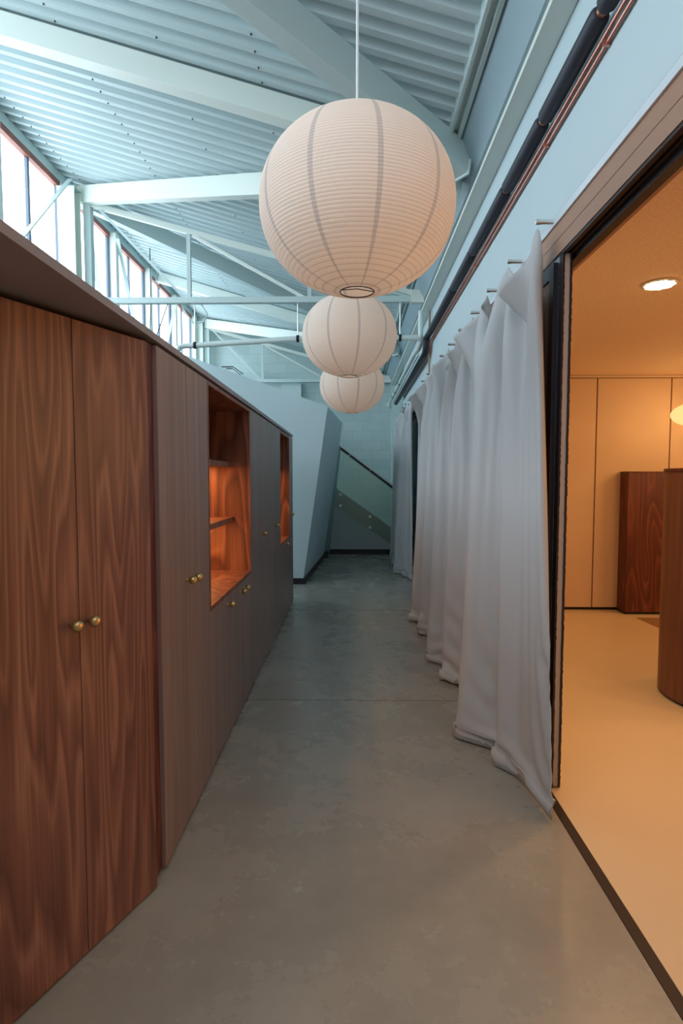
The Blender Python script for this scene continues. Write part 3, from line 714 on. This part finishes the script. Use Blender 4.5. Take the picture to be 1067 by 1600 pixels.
def curtain(P, name, label, loc):
    nv, nu, _ = P.shape
    vs = [tuple(p - np.array(loc)) for p in P.reshape(-1, 3)]
    fs = [(i * nu + k, i * nu + k + 1, (i + 1) * nu + k + 1, (i + 1) * nu + k) for i in range(nv - 1) for k in range(nu - 1)]
    me = bpy.data.meshes.new('drape'); me.from_pydata(vs, [], fs); me.materials.append(M['fabric']); me.shade_smooth()
    r = thing(name, loc, label, 'curtain', 'grey curtains hung from pegs')
    o = bpy.data.objects.new('drape', me); COL.objects.link(o); o.parent = r
    sb = o.modifiers.new('sub', 'SUBSURF'); sb.levels = 1; sb.render_levels = 1
    so = o.modifiers.new('thick', 'SOLIDIFY'); so.thickness = .0025; so.offset = 0
    # stitched hem along the bottom, following the folds
    H = P[-3:, :, :].copy(); 
    dy = np.gradient(H, axis=1); nn = np.stack([dy[..., 1], -dy[..., 0], 0 * dy[..., 0]], -1); nn /= np.linalg.norm(nn, axis=-1, keepdims=True) + 1e-9
    hv = np.concatenate([H + nn * .0035, H[::-1] - nn[::-1] * .0035]); m_ = hv.shape[0]
    me2 = bpy.data.meshes.new('hem'); me2.from_pydata([tuple(p - np.array(loc)) for p in hv.reshape(-1, 3)], [],
        [(i * nu + k, i * nu + k + 1, ((i + 1) % m_) * nu + k + 1, ((i + 1) % m_) * nu + k) for i in range(m_) for k in range(nu - 1)])
    me2.materials.append(M['fabric']); me2.shade_smooth()
    h = bpy.data.objects.new('hem', me2); COL.objects.link(h); h.parent = r
    return r
curtain(CL, 'curtain', 'long pale grey curtain draped in folds along the right wall', (.85, 4.9, 0))
C2 = CL[:, 0:65, :].copy(); C2[..., 0] = .885 + (C2[..., 0] - .885) * .8; C2[..., 1] = (C2[..., 1] - 2.765) * .98 + 8.42
curtain(C2, 'curtain', 'short far grey curtain beyond the gap, near the stair', (.85, 9.4, 0))
peg0 = None; num = ['nearest', 'second', 'third', 'fourth', 'fifth', 'sixth', 'seventh', 'eighth', 'ninth', 'tenth']
def peg(y, label):
    global peg0
    if peg0 is None:
        peg0 = thing('curtain_peg', (.955, y, 2.712), label, 'peg', 'steel pegs carrying the curtains')
        MB().lathe((0, 0, 0), [(.0, -.085), (.0105, -.083), (.0105, 0)], 16, axis='x').build('pin', 'peg', peg0, local=True, smooth=True)
        MB().lathe((0, 0, 0), [(.0125, -.078), (.0125, -.062)], 16, axis='x').build('collar', 'peg', peg0, local=True, smooth=True)
        MB().tube([(-.070, 0, .012), (-.082, 0, 0), (-.070, 0, -.014)], .002, 6).build('ring', 'peg', peg0, local=True)
        return peg0
    r = copy_tree(peg0); r.location = (.955, y, 2.712); r['label'] = label; return r
for k in range(10): peg(2.765 + .488 * k, '%s steel peg carrying the long curtain, counted from the camera' % (num[k] if k else 'nearest'))
for k in range(5): peg(8.42 + .488 * .98 * k, '%s steel peg carrying the short far curtain' % ('first', 'second', 'third', 'fourth', 'farthest')[k])

# ---- sliding acoustic panels and door behind the curtain
ap = thing('partition_panel', (.98, 2.7, 0), 'open sliding partition panel with black rubber edge seals beside the curtain', 'panel')
MB().box(.975, 1.00, 2.66, 3.86, .012, 2.527).build('panel_core', 'panelw', ap)
def seal(x0, x1):
    m = MB(); n = 170; z0, z1 = .006, 2.53
    for i in range(n):
        a = z0 + (z1 - z0) * i / n; b = z0 + (z1 - z0) * (i + 1) / n; q = random.uniform(-.0012, .0012)
        m.box(x0 + min(q, 0), x1 + q, 2.655 + random.uniform(-.002, .001), 2.70, a, b)
    return m
seal(.966, .975).build('rubber_seal', 'dark', ap); seal(1.0, 1.010).build('rubber_seal', 'dark', ap)
MB().box(.966, 1.01, 2.70, 3.86, .012, 2.527).build('panel_face', 'panelb', ap)
gd = thing('framed_door', (.95, 3.2, 0), 'dark metal framed glazed door folded behind the near edge of the curtain', 'door')
MB().box(.940, .962, 2.70, 2.76, .015, 2.50).box(.940, .962, 3.62, 3.68, .015, 2.50).box(.940, .962, 2.76, 3.62, 2.44, 2.50).box(.940, .962, 2.76, 3.62, .015, .12).build('door_frame', 'darkframe', gd)
MB().box(.950, .956, 2.76, 3.62, .12, 2.44).build('door_panel', 'lintel', gd)
for k, (a, b) in enumerate(((3.90, 5.00), (5.01, 6.11), (6.12, 7.22), (7.23, 8.33))):
    tag(MB().box(.975, 1.03, a, b, .012, 2.53).build('partition_panel', 'panelb', bevel=.003),
        ('blue-grey partition panel behind the curtain, %s' % ('next after the rubber-edged one', 'second behind the folds', 'third behind the folds', 'seen in the gap before the far curtain')[k]), 'panel')
struct(MB().box(1.06, 1.12, 6.5, 10.5, 0, 2.54).build('wall_right_lower', 'dark'))

# ================================================================== ROOM FURNITURE
wc = thing('walnut_cabinet', (3.3, 6.2, 0), 'dark red walnut cabinet standing against the panel wall', 'cabinet')
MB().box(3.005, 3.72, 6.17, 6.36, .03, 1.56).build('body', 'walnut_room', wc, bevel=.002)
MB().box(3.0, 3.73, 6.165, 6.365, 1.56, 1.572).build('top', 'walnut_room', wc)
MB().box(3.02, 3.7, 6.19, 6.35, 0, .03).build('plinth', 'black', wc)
cc = thing('curved_cabinet', (2.75, 3.95, 0), 'rounded walnut cabinet at the right edge, in front of the dark one', 'cabinet')
def stadium(r0, xc, yc, length, n=36):
    pts = [(xc - r0 * math.cos(t), yc + r0 * math.sin(t)) for t in [-PI / 2 + PI * i / n for i in range(n + 1)]]
    return [(xc + length, yc - r0)] + pts + [(xc + length, yc + r0)]
def rprism(r0, z0, z1): return MB().prism([(x, y, z0) for x, y in stadium(r0, 2.61, 3.79, 1.6)], (0, 0, z1 - z0))
rprism(.465, .02, 1.545).build('body', 'walnut_tam', cc, smooth=True, angle=30)
rprism(.47, 1.547, 1.565).build('top', 'walnut_room', cc, smooth=True, angle=30)
rprism(.44, 0, .02).build('plinth', 'black', cc)
tag(MB().prism([(3.08, 5.62, .001), (3.46, 5.72, .001), (3.42, 6.02, .001), (3.06, 6.02, .001)], (0, 0, .004)).build('floor_plate', 'hatchm'), 'thin brown floor plate in front of the dark cabinet', 'plate')
pl_ = thing('pendant_lamp', (3.50, 5.75, 2.03), 'glowing oval opal pendant lamp at the right edge', 'lamp')
pr_ = [(0.27 * math.sin(PI * k / 20), -.127 * math.cos(PI * k / 20)) for k in range(21)]; pr_[0] = (0, -.127); pr_[-1] = (0, .127)
MB().lathe((3.50, 5.75, 2.14), pr_, 40).build('lamp_shade', 'opal', pl_, smooth=True, angle=180)
MB().tube([(3.50, 5.75, 2.26), (3.50, 5.75, 2.64)], .004, 6).build('cord', 'white', pl_)
point('pendant_light', (3.50, 5.75, 2.14), 34, (1, .62, .26), .25)
def downlight(x, y, e, label, r=.085):
    d = thing('ceiling_downlight', (x, y, 2.64), label, 'light', 'recessed downlights in the room ceiling')
    rim = [(r * 1.15, .0), (r * 1.15, -.006), (r, -.008), (r, .0)]
    MB().lathe((x, y, 2.64), rim, 28).build('rim', 'panelw', d, smooth=True)
    m = MB(); pts = []
    for k in range(48):
        t = 2 * PI * k / 48; q = r * random.uniform(.86, 1.0); pts.append((x + q * math.cos(t), y + q * math.sin(t), 2.630))
    m.prism(pts, (0, 0, -.004)); m.build('lens', 'down', d)
    a = area('downlight_beam', (x, y, 2.622), (0, 0, 0), .12, .12, e, WARM); a.data.shape = 'DISK'
    return d
downlight(1.806, 3.41, 14, 'bright recessed downlight above the open doorway floor')
downlight(1.82, 4.95, 4, 'small downlight near the door edge', r=.03)
for x, y in ((3.6, 3.2), (3.4, 1.2), (5.0, 5.0), (4.6, 1.8)):
    area('room_fill_area', (x, y, 2.62), (0, 0, 0), .3, .3, 17, WARM)  # added warm fill from above, no fittings, out of view
for x, y in ((3.9, 2.4), (4.8, 4.2)): point('room_fill_point', (x, y, 1.95), 26, (1, .60, .26), .2)  # added fill to lift the room ceiling, no lamps hang here
